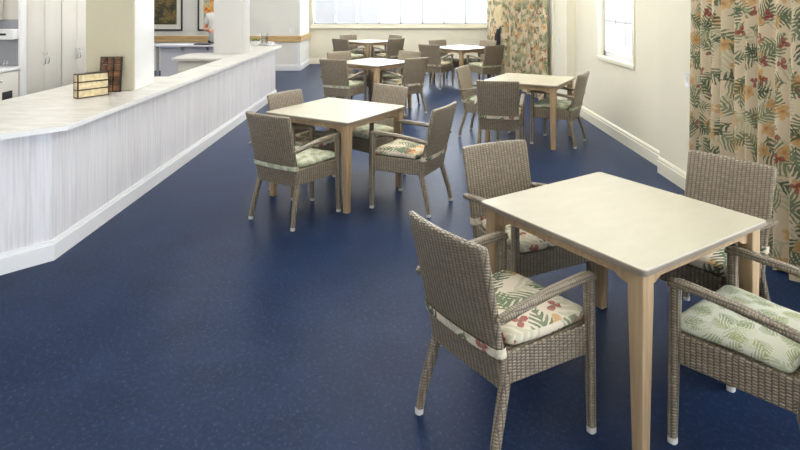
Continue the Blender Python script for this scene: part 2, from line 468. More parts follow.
# added unseen window behind the camera, put in for frontal fill light
w4 = struct('fill_window', box(new_bm(), -5.56, 2.26, YR - .1, YR + .03, .46, .5, bev=.006), M['trim'])
bm = new_bm()
for x in (-5.5, -3.6, -1.68, .24, 2.16): box(bm, x, x + .04, YR - .12, YR - .08, .5, 2.4)
obj('window_frame', bm, M['white'], w4, 0)
obj('pane', box(new_bm(), -5.5, 2.2, YR - .102, YR - .098, .5, 2.4), M['glass'], w4, 0)
# glazed door behind the far curtain, with its architrave
d1 = struct('door_1', box(new_bm(), XR2 - .02, XR2 + .03, 9.88, 10.26, 0, 2.3, bev=.006), M['trim'])
bm = new_bm()
for y in (10.3, 11.4, 12.5): box(bm, XR2 + .06, XR2 + .1, y, y + .09, .02, 2.2)
box(bm, XR2 + .06, XR2 + .1, 10.3, 12.59, .02, .2); box(bm, XR2 + .06, XR2 + .1, 10.3, 12.59, 2.1, 2.2)
obj('door_frame', bm, M['white'], d1, 0)
obj('pane', box(new_bm(), XR2 + .078, XR2 + .082, 10.35, 12.55, .2, 2.1), M['glass'], d1, 0)

# pillars standing on the servery counter
def pillar(name, x0, x1, y0, y1, z0, m): return struct(name, box(new_bm(), x0, x1, y0, y1, z0, CH, bev=.008), M[m], smooth=30)
pillar('pillar_near', -2.85, -2.41, 5.43, 5.85, .9, 'white')
struct('pillar_shade_face', box(new_bm(), -2.853, -2.416, 5.412, 5.432, .901, CH, bev=.003), M['shade_beige'])  # one pillar: added facing has its front shade painted in as beige
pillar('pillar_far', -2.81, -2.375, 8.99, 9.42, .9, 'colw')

# ------------------------------------------------------------------ servery counter
# panel outline (outer face) and the worktop that overhangs it
A0, A1, A2, A3 = (-3.35, 2.90), (-2.31, 3.955), (-2.205, 10.55), (-3.0, 11.40)
ct = thing('servery_counter', 'long white servery counter with whitewashed timber front panels and white skirting', 'counter', (0, 0, 0))
def strip(bm, pts, z0, z1, t):
    """vertical board of thickness t to the left of the polyline (mitred)"""
    P = [Vector(p) for p in pts]; off = []
    for i, p in enumerate(P):
        ns = []
        for a, b in ((i - 1, i), (i, i + 1)):
            if 0 <= a and b < len(P):
                d = (P[b] - P[a]).normalized(); ns.append(Vector((-d.y, d.x)))
        n = sum(ns, Vector((0, 0))); n.normalize()
        off.append(p + n * (t / n.dot(ns[0])))
    loft(bm, [[(p.x, p.y, z0), (q.x, q.y, z0), (q.x, q.y, z1), (p.x, p.y, z1)] for p, q in zip(P, off)])
    return bm
for i, (p, q) in enumerate(((A0, A1), (A1, A2), (A2, A3))):
    d = (Vector(q) - Vector(p)); L = d.length
    bm = strip(new_bm(), (p, q), .02, .87, .03)
    o = obj('front_panel', bm, M['washed'], ct, 0, uv=False)
    ul = o.data.uv_layers.new(name='UVMap')
    for lp in o.data.loops:
        c = o.data.vertices[lp.vertex_index].co
        ul.data[lp.index].uv = ((Vector((c.x, c.y)) - Vector(p)).dot(d) / L + i * 9, c.z)
# stepped skirting of the counter
bm = new_bm(); strip(bm, [A0, A1, A2, A3], 0, .105, -.022); strip(bm, [A0, A1, A2, A3], .105, .118, -.016); strip(bm, [A0, A1, A2, A3], .118, .13, -.011)
obj('skirting', bm, M['white'], ct, 0)
bm = new_bm()
prism(bm, [(-3.15, 3.2), (-2.42, 3.96), (-2.36, 6.30), (-3.15, 6.30)], .06, .87)
obj('cabinet_body', bm, M['cab'], ct, 0)
bm = new_bm(); prism(bm, [(-2.40, 6.3), (-2.36, 6.3), (-2.26, 10.5), (-2.30, 10.5)], .06, .87)
obj('back_panel', bm, M['cab'], ct, 0)

wt = thing('countertop', 'pale stone-look countertop of the long servery counter with white front edge', 'countertop')
TOP = [(-3.40, 2.70), (-2.187, 3.915), (-2.115, 10.64), (-2.96, 11.55), (-3.3, 11.25), (-2.80, 10.6), (-2.80, 9.45), (-2.47, 9.45), (-2.47, 6.38), (-3.17, 6.38), (-3.25, 4.75), (-3.9, 3.6)]
obj('top_surface', prism(new_bm(), TOP, .872, .9, .003), M['top'], wt, 30)
bm = new_bm(); strip(bm, TOP[:4], .868, .899, -.006)
obj('front_edge', bm, M['tedge'], wt, 0, label='white front edge strip')

rb = thing('return_cabinet', 'low cream cabinet standing behind the counter below the far pillar', 'cabinet', (0, 0, 0))
bx('cabinet_body', M['cab'], -3.12, -2.49, 8.36, 9.05, 0.0, .868, parent=rb, bev=.004)
rt = thing('return_worktop', 'short stone-look worktop with rounded end under the far pillar', 'worktop')
bm = new_bm()
pts = [(-2.475, 8.3), (-2.475, 9.44), (-2.815, 9.44), (-2.815, 9.12)]
pts += [(-3.10 + .12 * math.cos(a) , 9.0 + .12 * math.sin(a)) for a in [PI / 2 + PI / 2 * k / 5 for k in range(6)]]
pts += [(-3.10 + .12 * math.cos(a), 8.42 + .12 * math.sin(a)) for a in [PI + PI / 2 * k / 5 for k in range(6)]]
prism(bm, pts, .870, .9, .003)
obj('top_surface', bm, M['top'], rt, 30)

# white serving bench at the back of the servery
sb = thing('serving_bench', 'white serving bench with overhanging top in front of the person', 'bench', (0, 0, 0))
bx('bench_top', M['cabw'], -4.47, -3.36, 10.72, 11.18, .868, .9, bev=.004, parent=sb)
bx('front_panel', M['cabw'], -4.36, -3.4, 10.86, 10.89, 0, .868, parent=sb)
bx('side_panel', M['grey'], -4.43, -4.40, 10.83, 10.88, 0, .868, parent=sb)
for x in (-3.95, -3.5): 
    bm = new_bm(); loft(bm, [[(x + s, 10.86, .868), (x + s, 10.76, .868), (x + s, 10.76, .85), (x + s, 10.86, .79)] for s in (-.012, .012)])
    obj('bracket', bm, M['grey'], sb, 0)
dt = bx('dark_tray', M['darktray'], -3.72, -3.42, 10.74, 10.95, .9, .925, bev=.006)  # tray in its own dark colour
tag(dt, 'dark flat tray lying on the white serving bench', 'tray')

# ------------------------------------------------------------------ kitchen units on the partition wall
FX = -4.70
def tall_unit(y0, w, label):
    t = thing('pantry_cabinet', label, 'cabinet', (0, 0, 0), group='tall pantry cabinets')
    bx('cabinet_body', M['cabw'], -5.31, FX - .02, y0, y0 + w, 0, 2.45, parent=t)
    for k in (0, 1):
        a = y0 + .01 + k * (w / 2 - .005); b = a + w / 2 - .013
        d = bx('door', M['cab'], FX - .018, FX, a, b, .09, 2.42, bev=.003, parent=t)
        hy = b - .035 if k == 0 else a + .035
        path = [(FX - .002, hy, .87), (FX + .022, hy, .875), (FX + .032, hy, .90), (FX + .034, hy, .94), (FX + .032, hy, .98), (FX + .022, hy, 1.005), (FX - .002, hy, 1.01)]
        obj('handle', sweep(new_bm(), path, (.012, .012), .5, up=(0, 1, 0)), M['chrome'], d, label='chrome bow handle')
tall_unit(7.50, .775, 'tall white double-door pantry cabinet, the one next to the kitchen worktop')
tall_unit(8.285, .775, 'tall white double-door pantry cabinet, the one partly behind the near pillar')
ep = thing('end_panel', 'grey splashback end panel of the tall cabinets with white edge', 'panel', (0, 0, 0))
bx('board', M['cab'], -5.32, FX, 7.40, 7.49, 0, 2.45, parent=ep, bev=.002)
bx('edge_strip', M['white'], FX - .02, FX + .006, 7.365, 7.495, 0, 2.45, parent=ep, bev=.002)
bx('splashback', M['grey'], -5.32, FX - .02, 7.388, 7.40, .905, 1.475, parent=ep)
kb = thing('kitchen_base_cabinet', 'cream kitchen base cabinet with round knob and dark vent slot', 'cabinet', (0, 0, 0))
bx('cabinet_body', M['cab'], -5.32, FX - .02, 5.9, 7.36, 0, .862, parent=kb)
d = bx('door', M['cab'], FX - .02, FX, 6.84, 7.34, .1, .85, bev=.003, parent=kb)
bx('vent_slot', M['black'], FX - .001, FX + .004, 7.04, 7.22, .535, .625, parent=kb)
obj('knob', lathe(new_bm(), [(.008, 0), (.008, .015), (.018, .02), (.016, .032), (0, .035)], 14, Matrix.Translation((FX, 6.98, .76)) @ Matrix.Rotation(PI / 2, 4, 'Y')), M['chrome'], d)
d = bx('door', M['cab'], FX - .02, FX, 6.3, 6.82, .1, .85, bev=.003, parent=kb)
o = bx('kitchen_worktop', M['white'], -5.32, FX + .02, 5.9, 7.362, .862, .9, bev=.004); tag(o, 'white kitchen worktop running up to the grey splashback', 'worktop')
td = thing('towel_dispenser', 'white wall dispenser box with dark slot on the grey splashback', 'dispenser', (0, 0, 0))
bx('housing', M['white'], -5.2, -4.715, 7.26, 7.3878, 1.235, 1.36, bev=.008, parent=td)
bx('slot', M['black'], -5.1, -4.80, 7.256, 7.262, 1.285, 1.31, parent=td)
uc = thing('wall_cupboard', 'cream wall cupboard above the kitchen worktop at photo edge', 'cupboard', (0, 0, 0))
bx('cabinet_body', M['cab'], -5.32, -4.92, 5.9, 7.38, 1.475, 2.3, parent=uc, bev=.003)
bx('door', M['cab'], -4.92, -4.90, 6.66, 7.36, 1.48, 2.29, bev=.003, parent=uc)
for k, x in enumerate((-4.80, -4.84)):
    bm = new_bm(); lathe(bm, [(.016, 0), (.018, .05), (.012, .075), (.012, .09), (0, .091)], 14, Matrix.Translation((x, 7.28, .9)))
    tag(obj('small_jar', bm, M['jug']), 'small clear glass jar on the kitchen worktop by the grey splashback', 'jar', 'small jars on the kitchen worktop')

# ------------------------------------------------------------------ pictures
def picture(x0, x1, zb, zt, m, label):
    t = thing('framed_picture', label, 'picture', (0, 0, 0), group='pictures above the timber chair rail')
    bm = new_bm(); f = .035
    box(bm, x0, x1, YE - .035, YE - .002, zb, zb + f); box(bm, x0, x1, YE - .035, YE - .002, zt - f, zt)
    box(bm, x0, x0 + f, YE - .035, YE - .002, zb + f, zt - f); box(bm, x1 - f, x1, YE - .035, YE - .002, zb + f, zt - f)
    obj('frame', bm, M['black'], t, 0)
    bx('mount', M['mat'], x0 + f, x1 - f, YE - .014, YE - .004, zb + f, zt - f, parent=t)
    bx('artwork', M[m], x0 + .14, x1 - .14, YE - .018, YE - .013, zb + .15, zt - .13, parent=t)
picture(-6.35, -5.25, 0.965, 1.92, 'art1', 'black framed picture with dark foliage art and cream mount')
picture(-4.88, -3.85, 0.965, 1.92, 'art2', 'black framed picture with bright colourful art behind the person')

# wall plates
def plate(x, y, z, side, label, cat, w=.075, h=.115):
    s = Vector(side + (0,)); u = Vector((-s.y, s.x, 0))
    t = thing('wall_plate', label, cat, (x, y, z))
    m = Matrix((tuple(u) , tuple(s), (0, 0, 1))).transposed().to_4x4()
    obj('cover', box(new_bm(), -w / 2, w / 2, 0, .010, -h / 2, h / 2, bev=.003, mtx=m), M['white'], t)
    obj('rocker', box(new_bm(), -.012, .012, .010, .016, -.02, .02, bev=.002, mtx=m), M['white'], t)
plate(-2.62, YE, .97, (0, -1), 'white switch plate above the timber chair rail by the corner', 'switch', .1, .12)
plate(XE, 15.45, .36, (1, 0), 'white socket plate low on the return wall near the back window', 'socket')
plate(XR2, 9.55, 1.06, (-1, 0), 'white light switch beside the door frame near the far curtain', 'switch')
plate(XP, 5.36, 1.0, (-1, 0), 'white switch plate at the edge of the near curtain', 'switch')

# ------------------------------------------------------------------ venetian blinds, one per window light
for k in range(8):
    lab = ['white venetian blind in the end window light next to the corner of the room', 'white venetian blind in the second window light from the corner', 'white venetian blind in the third window light from the corner',
           'white venetian blind in the fourth window light from the corner', 'white venetian blind in the fifth window light from the corner', 'white venetian blind in the sixth window light from the corner',
           'white venetian blind in the seventh window light, last but one before the curtain', 'white venetian blind in the window light beside the floral curtain'][k]
    x0, x1 = MULL[k] + .028, MULL[k + 1] - .028
    t = thing('venetian_blind', lab, 'blind', (0, 0, 0), group='blinds of the long back window')
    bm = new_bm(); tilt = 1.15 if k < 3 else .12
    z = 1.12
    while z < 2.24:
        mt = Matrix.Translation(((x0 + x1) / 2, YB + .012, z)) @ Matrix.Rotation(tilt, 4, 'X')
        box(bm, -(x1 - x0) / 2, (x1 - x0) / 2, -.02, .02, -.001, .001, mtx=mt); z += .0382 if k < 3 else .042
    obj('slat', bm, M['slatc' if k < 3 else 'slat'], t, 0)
    bx('bottom_rail', M['slat'], x0, x1, YB - .008, YB + .03, 1.072, 1.092, bev=.003, parent=t)
    bx('head_rail', M['slat'], x0, x1, YB - .01, YB + .035, 2.24, 2.285, parent=t)

# ------------------------------------------------------------------ curtains
def curtain(name, p, q, depth, wave, label, z0=.015, z1=2.62, seed=1, group=None, n_per=14):
    rnd = random.Random(seed)
    p, q = Vector(p), Vector(q); d = q - p; L = d.length; d.normalize(); nrm = Vector((-d.y, d.x))
    n = int(L / wave * n_per); ph = [rnd.uniform(-.6, .6) for _ in range(40)]; am = [rnd.uniform(.65, 1.25) for _ in range(40)]
    rows = 24; bm = new_bm(); ul = bm.loops.layers.uv.new('UVMap'); grid = []
    us = None
    for r in range(rows + 1):
        z = z0 + (z1 - z0) * r / rows; f = 1 - r / rows      # f=1 at the hem
        line = []; s = 0; prev = None
        for i in range(n + 1):
            t = i / n; c = t * L / wave
            k = int(c) % 40; fr = c - int(c)
            a = am[k] * (1 - fr) + am[(k + 1) % 40] * fr; pz = ph[k] * (1 - fr) + ph[(k + 1) % 40] * fr
            th = 2 * PI * c + pz + .25 * math.sin(z * 1.7 + k)
            w = math.sin(th); w = math.copysign(abs(w) ** .75, w)
            off = depth * a * w * (.62 + .38 * f)
            al = t * L + .3 * depth * math.cos(th) * (.5 + .5 * f)
            zz = z + (.012 * math.sin(th * .5) if r == 0 else 0)
            v = p + d * al + nrm * off
            v3 = Vector((v.x, v.y, zz))
            line.append(bm.verts.new(v3))
            if r == 0:
                if prev is not None: s += (v3 - prev).length
                prev = v3
                if us is None: us = []
            if r == 0: us.append(s)
        grid.append(line)
    for r in range(rows):
        for i in range(n):
            fc = bm.faces.new((grid[r][i], grid[r][i + 1], grid[r + 1][i + 1], grid[r + 1][i]))
            for lp, (ii, rr) in zip(fc.loops, ((i, r), (i + 1, r), (i + 1, r + 1), (i, r + 1))):
                lp[ul].uv = (us[ii], z0 + (z1 - z0) * rr / rows)
    o = obj(name, bm, M['curtain'], None, 180, uv=False)
    return tag(o, label, 'curtain', group)
curtain('floral_curtain', (2.40, 2.95), (2.455, 5.0), .07, .16, 'long floral curtain hanging behind the table nearest the camera', seed=5)
curtain('floral_curtain', (2.45, 9.95), (2.20, 12.72), .075, .16, 'drawn floral curtain between the door frame and the straw hat', seed=8)
curtain('floral_curtain', (2.30, YB - .16), (2.49, 14.75), .035, .11, 'narrow floral curtain at the end of the long back window', seed=11, n_per=12)

fc = [o for o in COL.objects if o.name.startswith('floral_curtain')][1]
obj('lining_edge', sweep(new_bm(), [(2.205, 12.73, .02), (2.205, 12.73, 1.3), (2.205, 12.73, 2.6)], (.03, .012), .4, up=(0, 1, 0)), M['mat'], fc, 40, label='white lining edge of the drawn curtain')
# ------------------------------------------------------------------ coat stand with hat and coat
cs = thing('coat_stand', 'slim coat stand half hidden by the drawn floral curtain', 'coat stand', (2.27, 13.2, 0))
obj('pole', lathe(new_bm(), [(.014, .02), (.014, 1.62), (.022, 1.64), (.0, 1.67)], 12), M['black'], cs)
obj('base', lathe(new_bm(), [(.17, 0), (.17, .012), (.03, .03), (.014, .04)], 24), M['black'], cs)
for a in (PI, PI * .5, 0, -PI / 2):
    obj('hook', sweep(new_bm(), [(0, 0, 1.56), (.05 * math.cos(a), .05 * math.sin(a), 1.56), (.08 * math.cos(a), .08 * math.sin(a), 1.60)], (.012, .012), .5, up=(0, 1, .1)), M['black'], cs)
bm = new_bm()
hm = Matrix.Translation((2.16, 12.93, 1.40)) @ Matrix.Rotation(math.radians(30), 4, 'Z') @ Matrix.Rotation(math.radians(94), 4, 'Y')
hat = thing('straw_hat', 'wide-brimmed pale straw hat hanging beside the drawn floral curtain', 'hat')
lathe(bm, [(.215, .012), (.218, .016), (.15, .012), (.10, .008), (.095, .05), (.085, .095), (.05, .115), (0, .118)], 28, hm); obj('brim_and_crown', bm, M['straw'], hat, 40)
bm = new_bm(); lathe(bm, [(.099, .012), (.0985, .035), (.0965, .036), (.097, .011)], 28, hm, cap=False); obj('hat_band', bm, M['blackcloth'], hat)
# coat: a soft folded shape with sleeves
coat = thing('black_coat', 'black coat hanging from the coat stand under the straw hat', 'coat', (2.255, 13.05, -.34))
rings = []
for z, w, dd in ((.42, .30, .17), (.6, .28, .17), (.8, .25, .16), (1.0, .24, .15), (1.2, .25, .13), (1.35, .24, .11), (1.45, .14, .08), (1.5, .07, .06)):
    rings.append([Vector((x + .008 * math.sin(9 * k + z * 4), y + .01 * math.sin(5 * k), z)) for k, (x, y) in enumerate(ring_rr(w, dd, .06, 4))])
obj('hanging_loop', sweep(new_bm(), [(0, .03, 1.47), (.01, .115, 1.60), (.02, .125, 1.75), (.02, .125, 1.90)], (.012, .006), .4, up=(0, 1, 0)), M['blackcloth'], coat)
obj('coat_body', loft(new_bm(), rings), M['blackcloth'], coat, 60)
for s in (-1, 1):
    obj('sleeve', sweep(new_bm(), [(s * .09, 0, 1.40), (s * .14, -.03, 1.25), (s * .15, -.04, 1.0), (s * .14, -.05, .82)], [(.09, .08), (.10, .09), (.09, .085), (.08, .075)], .5, up=(0, 1, 0)), M['blackcloth'], coat, 60)

# ------------------------------------------------------------------ chairs
def ypos(z):                                  # line of the leaning back, local y at height z
    if z <= .30: return .118
    t = (z - .30) / .555
    return .118 - .118 * t ** 1.15
def chair(cushion, label, group):
    t = thing('wicker_armchair', label, 'chair', (0, 0, 0), 0, group)
    # backrest: one lofted slab, top edge rolled
    rings = []; TH = .034
    zs = [.300 + .545 * k / 14 for k in range(15)]
    for z in zs:
        w = .432 + .03 * (z - .3) / .55
        rr = ring_rr(w, TH, .016, 3); dense = []
        y0 = ypos(z)
        for x, y in rr: dense.append(Vector((x, y0 + y - .018 * (1 - (2 * x / w) ** 2) * min(1, (z - .3) / .3), z)))
        rings.append(dense)
    for ins, dz in ((.004, .006), (.011, .010)):
        z = .845 + dz; w = .462
        rings.append([Vector((x, ypos(.85) + y - .018 * (1 - (2 * x / w) ** 2), z)) for x, y in ring_rr(w - 2 * ins, TH - 2 * ins, .012, 3)])
    # split the long sides so that the curve shows
    def dens(r):
        out = []
        for i, p in enumerate(r):
            q = r[(i + 1) % len(r)]; out.append(p)
            if (q - p).length > .2:
                for k in range(1, 8): out.append(p.lerp(q, k / 8))
        return out
    def bow(r, z):
        w = max(p.x for p in r) * 2; b = .022 * min(1, max(0, (z - .3) / .35))
        return [Vector((p.x, p.y - b * (1 - (2 * p.x / w) ** 2), p.z)) for p in r]
    rings = [bow(dens(r), r[0].z) for r in rings]
    obj('backrest', loft(new_bm(), rings), M['wicker'], t, 40)
    # seat box: wider at the front
    rings = []
    for z, s in ((.312, -.006), (.318, 0), (.425, 0), (.432, -.006)):
        wf, wr = .250 + s, .208 + s; yf, yr = .562 + s, .112 - s
        rings.append([Vector(p) for p in ((-wr, yr, z), (wr, yr, z), (wf, yf - .02, z), (wf - .02, yf, z), (-wf + .02, yf, z), (-wf, yf - .02, z))])
    obj('seat_frame', loft(new_bm(), rings), M['wicker'], t, 30)
    for s in (-1, 1):
        lg = obj('front_leg', sweep(new_bm(), [(s * .252, .548, .020), (s * .248, .545, .3), (s * .246, .538, .612)], [(.032, .032), (.038, .038), (.038, .04)], .3, up=(0, 1, 0)), M['wicker'], t, 40)
        obj('foot_cap', sweep(new_bm(), [(s * .252, .548, 0), (s * .252, .548, .022)], (.034, .034), .35, up=(0, 1, 0)), M['cap'], lg, 40)
        lg = obj('rear_leg', sweep(new_bm(), [(s * .222, .042, .020), (s * .214, .062, .12), (s * .206, .092, .22), (s * .200, .118, .31), (s * .200, .122, .36)], [(.030, .030), (.034, .034), (.037, .037), (.038, .038), (.034, .03)], .3, up=(0, 1, 0)), M['wicker'], t, 40)
        obj('foot_cap', sweep(new_bm(), [(s * .222, .040, 0), (s * .222, .042, .022)], (.032, .032), .35, up=(0, 1, 0)), M['cap'], lg, 40)
        obj('armrest', sweep(new_bm(), [(s * .238, .045, .582), (s * .241, .06, .587), (s * .245, .16, .604), (s * .247, .32, .621), (s * .247, .46, .626), (s * .247, .530, .626), (s * .247, .556, .619), (s * .247, .563, .609)],
            [(.022, .016), (.036, .030), (.040, .032), (.042, .032), (.043, .032), (.043, .032), (.042, .028), (.038, .012)], .4), M['wicker'], t, 40, swap=True)
    # cushion: pillowed, with rounded rim, and the tie band round the back
    rings = []
    def outline(s, z, puff):
        wf, wr, yf, yr = .235 * s, .205 * s, .345 + .215 * s, .345 - .195 * s
        pts = []
        base = [(wf, yf), (-wf, yf), (-wr, yr), (wr, yr)]
        c = .035 * s
        for i in range(4):
            p0 = Vector(base[i - 1]); p = Vector(base[i]); p1 = Vector(base[(i + 1) % 4])
            a = p + (p0 - p).normalized() * c; b = p + (p1 - p).normalized() * c
            for k in range(4):
                u = k / 3; pts.append((a * (1 - u) ** 2 + p * 2 * u * (1 - u) + b * u * u))
        # order is base-wise; dense midpoints
        out = []
        for i, q in enumerate(pts):
            q2 = pts[(i + 1) % len(pts)]; out.append(q)
            if i % 4 == 3:
                for k in range(1, 4): out.append(q.lerp(q2, k / 4))
        return [Vector((q.x, q.y, z + .004 * math.sin(23 * q.x) * math.cos(19 * q.y))) for q in out]
    for s, z in ((.90, .4335), (.97, .438), (1.0, .450), (1.0, .462), (.97, .474), (.88, .483), (.70, .489), (.45, .492), (.2, .493)):
        rings.append(outline(s, z, 0))
    cu = obj('cushion', loft(new_bm(), rings), M[cushion], t, 70, label='fern-print seat cushion' if cushion == 'fern' else 'floral-print seat cushion')
    # band: closed loop round the backrest
    bm = new_bm(); loop = []
    for x, y in ring_rr(.452, .046, .02, 4): loop.append((x, y))
    pts = []
    for i, q in enumerate(loop):
        a = Vector(q); b = Vector(loop[(i + 1) % len(loop)]); pts.append(a)
        if (b - a).length > .2:
            for k in range(1, 8): pts.append(a.lerp(b, k / 8))
    rr = []
    for z in (.430, .434, .462, .466):
        e = -.001 if z in (.430, .466) else 0.0015
        rr.append([Vector((p.x * (1 + e * 3), ypos(z) + p.y * (1 + e * 8) - (.040 * .55) * (1 - (2 * p.x / .455) ** 2) * .8, z)) for p in pts])
    loft(bm, rr, False, False)
    obj('tie_band', bm, M[cushion], cu, 60)
    return t

def yaw(fx, fy): return math.atan2(fy, fx) - PI / 2
PROTO = {}
def place_chair(x, y, fx, fy, cushion, label, group):
    if cushion not in PROTO:
        c = PROTO[cushion] = chair(cushion, label, group); c.location = (x, y, 0); c.rotation_euler = (0, 0, yaw(fx, fy)); return c
    return dup(PROTO[cushion], (x, y, 0), yaw(fx, fy), label, group)

# ------------------------------------------------------------------ tables
def table(label, group, S=.908):
    t = thing('dining_table', label, 'table', (0, 0, 0), 0, group)
    h = S / 2
    tp = obj('tabletop', loft(new_bm(), [[Vector((x, y, z)) for x, y in ring_rr(S - 2 * i, S - 2 * i, .022 - i, 5)] for z, i in ((.722, .002), (.7385, .002), (.740, .004))]), M['ttop'], t, 30)
    obj('edge_band', loft(new_bm(), [[Vector((x, y, z)) for x, y in ring_rr(S - 2 * i, S - 2 * i, .022 - i, 5)] for z, i in ((.713, .006), (.716, .001), (.7185, 0), (.735, 0), (.7375, .0015), (.7375, .004))], True, False), M['tband'], tp, 30, label='taupe edge band')
    c = h - .022 - .034
    for sx in (-1, 1):
        for sy in (-1, 1):
            bm = new_bm()
            loft(bm, [[Vector((sx * (c + o) + a, sy * (c + o) + b, z)) for a, b in ring_rr(w, w, .005, 2)] for z, w, o in ((0, .046, .004), (.40, .060, .001), (.60, .068, 0), (.713, .068, 0))])
            obj('leg', bm, M['beech'], t, 30)
    for k in range(4):
        # apron rail with curved brackets at both ends
        a = c - .034; bm = new_bm(); low, hi = .668, .713
        pro = [(-a, .644), (-a + .02, .645), (-a + .045, .651), (-a + .06, .660), (-a + .075, low), (a - .075, low), (a - .06, .660), (a - .045, .651), (a - .02, .645), (a, .644), (a, hi), (-a, hi)]
        R = Matrix.Rotation(k * PI / 2, 4, 'Z')
        loft(bm, [[R @ Vector((x, yy, z)) for x, z in pro] for yy in (c - .014, c + .012)])
        obj('apron', bm, M['beech'], t, 0)
    return t
TG = 'square cream dining tables'; CG = 'wicker armchairs round the dining tables'
TAB = [
    ((1.018, 2.795), -.201, 'square cream table nearest the camera in front of the long floral curtain'),
    ((-.564, 5.382), .236, 'square cream table closest to the long white servery counter'),
    ((1.613, 7.396), .267, 'square cream table next to the small side window wall'),
    ((-.41, 9.42), .11, 'square table in the middle, between the counter-side table and the farthest table'),
    ((1.26, 12.25), -.10, 'square table near the drawn floral curtain and the straw hat'),
    ((-.755, 14.06), .02, 'farthest square table, against the wall below the blinds'),
]
t0 = None
for (x, y), th, lab in TAB:
    rz = th + PI / 4
    if t0 is None:
        t0 = table(lab, TG); t0.location = (x, y, 0); t0.rotation_euler = (0, 0, rz)
    else: dup(t0, (x, y, 0), rz, lab, TG)
CHAIRS = [
    (.172, 2.285, .825, .565, 'floral', 'wicker armchair closest to the camera, seen from behind, floral cushion, whole back in view'),
    (.574, 3.617, .43, -.90, 'floral', 'wicker armchair on the far side of the nearest table, facing the camera, no curtain behind'),
    (1.817, 3.277, -.797, -.605, 'floral', 'wicker armchair directly in front of the long floral curtain'),
    (1.60, 2.05, -.61, .79, 'fern', 'wicker armchair with pale green cushion cut off by the photo edge'),
    (-1.01, 4.535, .545, .838, 'fern', 'wicker armchair with green cushion seen from behind at the counter-side table'),
    (.368, 4.905, -.88, .47, 'floral', 'wicker armchair with floral cushion in profile at the counter-side table, on the open floor'),
    (-1.088, 5.622, .85, -.526, 'floral', 'wicker armchair nearest the servery counter, mostly behind its table'),
    (-.09, 6.05, -.66, -.75, 'fern', 'wicker armchair behind the counter-side table, green cushion, facing the camera'),
    (1.046, 6.39, .24, .97, 'floral', 'wicker armchair seen squarely from behind at the side window table'),
    (.807, 7.716, .900, -.436, 'fern', 'wicker armchair with green cushion at the side window table, on the aisle side'),
    (2.175, 7.06, -.85, .52, 'fern', 'wicker armchair with green cushion between its table and the side window wall'),
    (-.976, 8.65, .42, .91, 'fern', 'wicker armchair with green cushion, back turned, at the middle table on the counter side'),
    (.25, 8.87, -.648, .761, 'floral', 'wicker armchair with floral cushion, back turned, at the middle table on the window-wall side'),
    (-1.02, 9.95, .598, -.801, 'floral', 'wicker armchair behind the middle table on the counter side, facing the camera'),
    (.166, 10.03, -.62, -.79, 'fern', 'wicker armchair behind the middle table on the window-wall side, facing the camera'),
    (.555, 11.474, .498, .867, 'floral', 'wicker armchair with floral cushion, back turned, at the table near the straw hat'),
    (1.8, 11.3, -.47, .88, 'fern', 'wicker armchair with green cushion, back turned, right beside the drawn floral curtain'),
    (.797, 12.724, .555, -.832, 'fern', 'wicker armchair facing the camera behind the straw hat table, farther from the hat'),
    (1.876, 12.668, -.779, -.627, 'fern', 'wicker armchair facing the camera just below the straw hat'),
    (-1.32, 13.1, .55, .83, 'fern', 'wicker armchair with green cushion, back turned, at the farthest table, counter side'),
    (-.08, 13.25, -.6, .8, 'floral', 'wicker armchair with floral cushion, back turned, at the farthest table, away from the counter'),
    (-1.266, 14.571, .529, -.849, 'fern', 'wicker armchair against the back wall at the farthest table, counter side'),
    (-.107, 14.566, -.741, -.671, 'floral', 'wicker armchair against the back wall at the farthest table, away from the counter'),
]
for x, y, fx, fy, cu, lab in CHAIRS: place_chair(x, y, fx, fy, cu, lab, CG)

# ------------------------------------------------------------------ things on the counter
def lattice(name, label, cat, w, h, d, cols, rows, fm, bmats, loc, rz, lean=0, gap=.001):
    t = thing(name, label, cat, loc, rz); t.rotation_euler = (lean, 0, rz); f = .009
    bm = new_bm()
    for x in (0, w - f):
        for y in (0, d - f): box(bm, x, x + f, y, y + f, 0, h)
    for j in range(rows + 1): z = f / 2 + (h - f) * j / rows; box(bm, -.001, w + .001, -.002, d, z - f / 2, z + f / 2)
    obj('frame', bm, M[fm], t, 0)
    rnd = random.Random(3); bm = new_bm()
    for j in range(rows):
        for i in range(cols):
            a = .001 + (w - .002) * i / cols; b = .001 + (w - .002) * (i + 1) / cols - gap; z0 = f + (h - f) * j / rows; z1 = (h - f) * (j + 1) / rows
            q = rnd.uniform(0, .004)
            box(bm, a + .0005, b, .001 + q, d - .002, z0, z1 - rnd.uniform(0, .004))
    obj('tile_inlay', bm, M[bmats], t, 0)
    return t
lattice('block_rack', 'low rack of pale wooden blocks in a dark frame standing on the counter', 'rack', .265, .205, .07, 9, 3, 'dark', 'pale', (-2.675, 4.945, .9), math.atan2(.205, .15))
lattice('lattice_panel', 'tall dark wooden panel with brown squares leaning against the near pillar', 'panel', .185, .315, .03, 3, 5, 'dark', 'brown', (-2.685, 5.31, .9), .03, -.12, gap=.008)

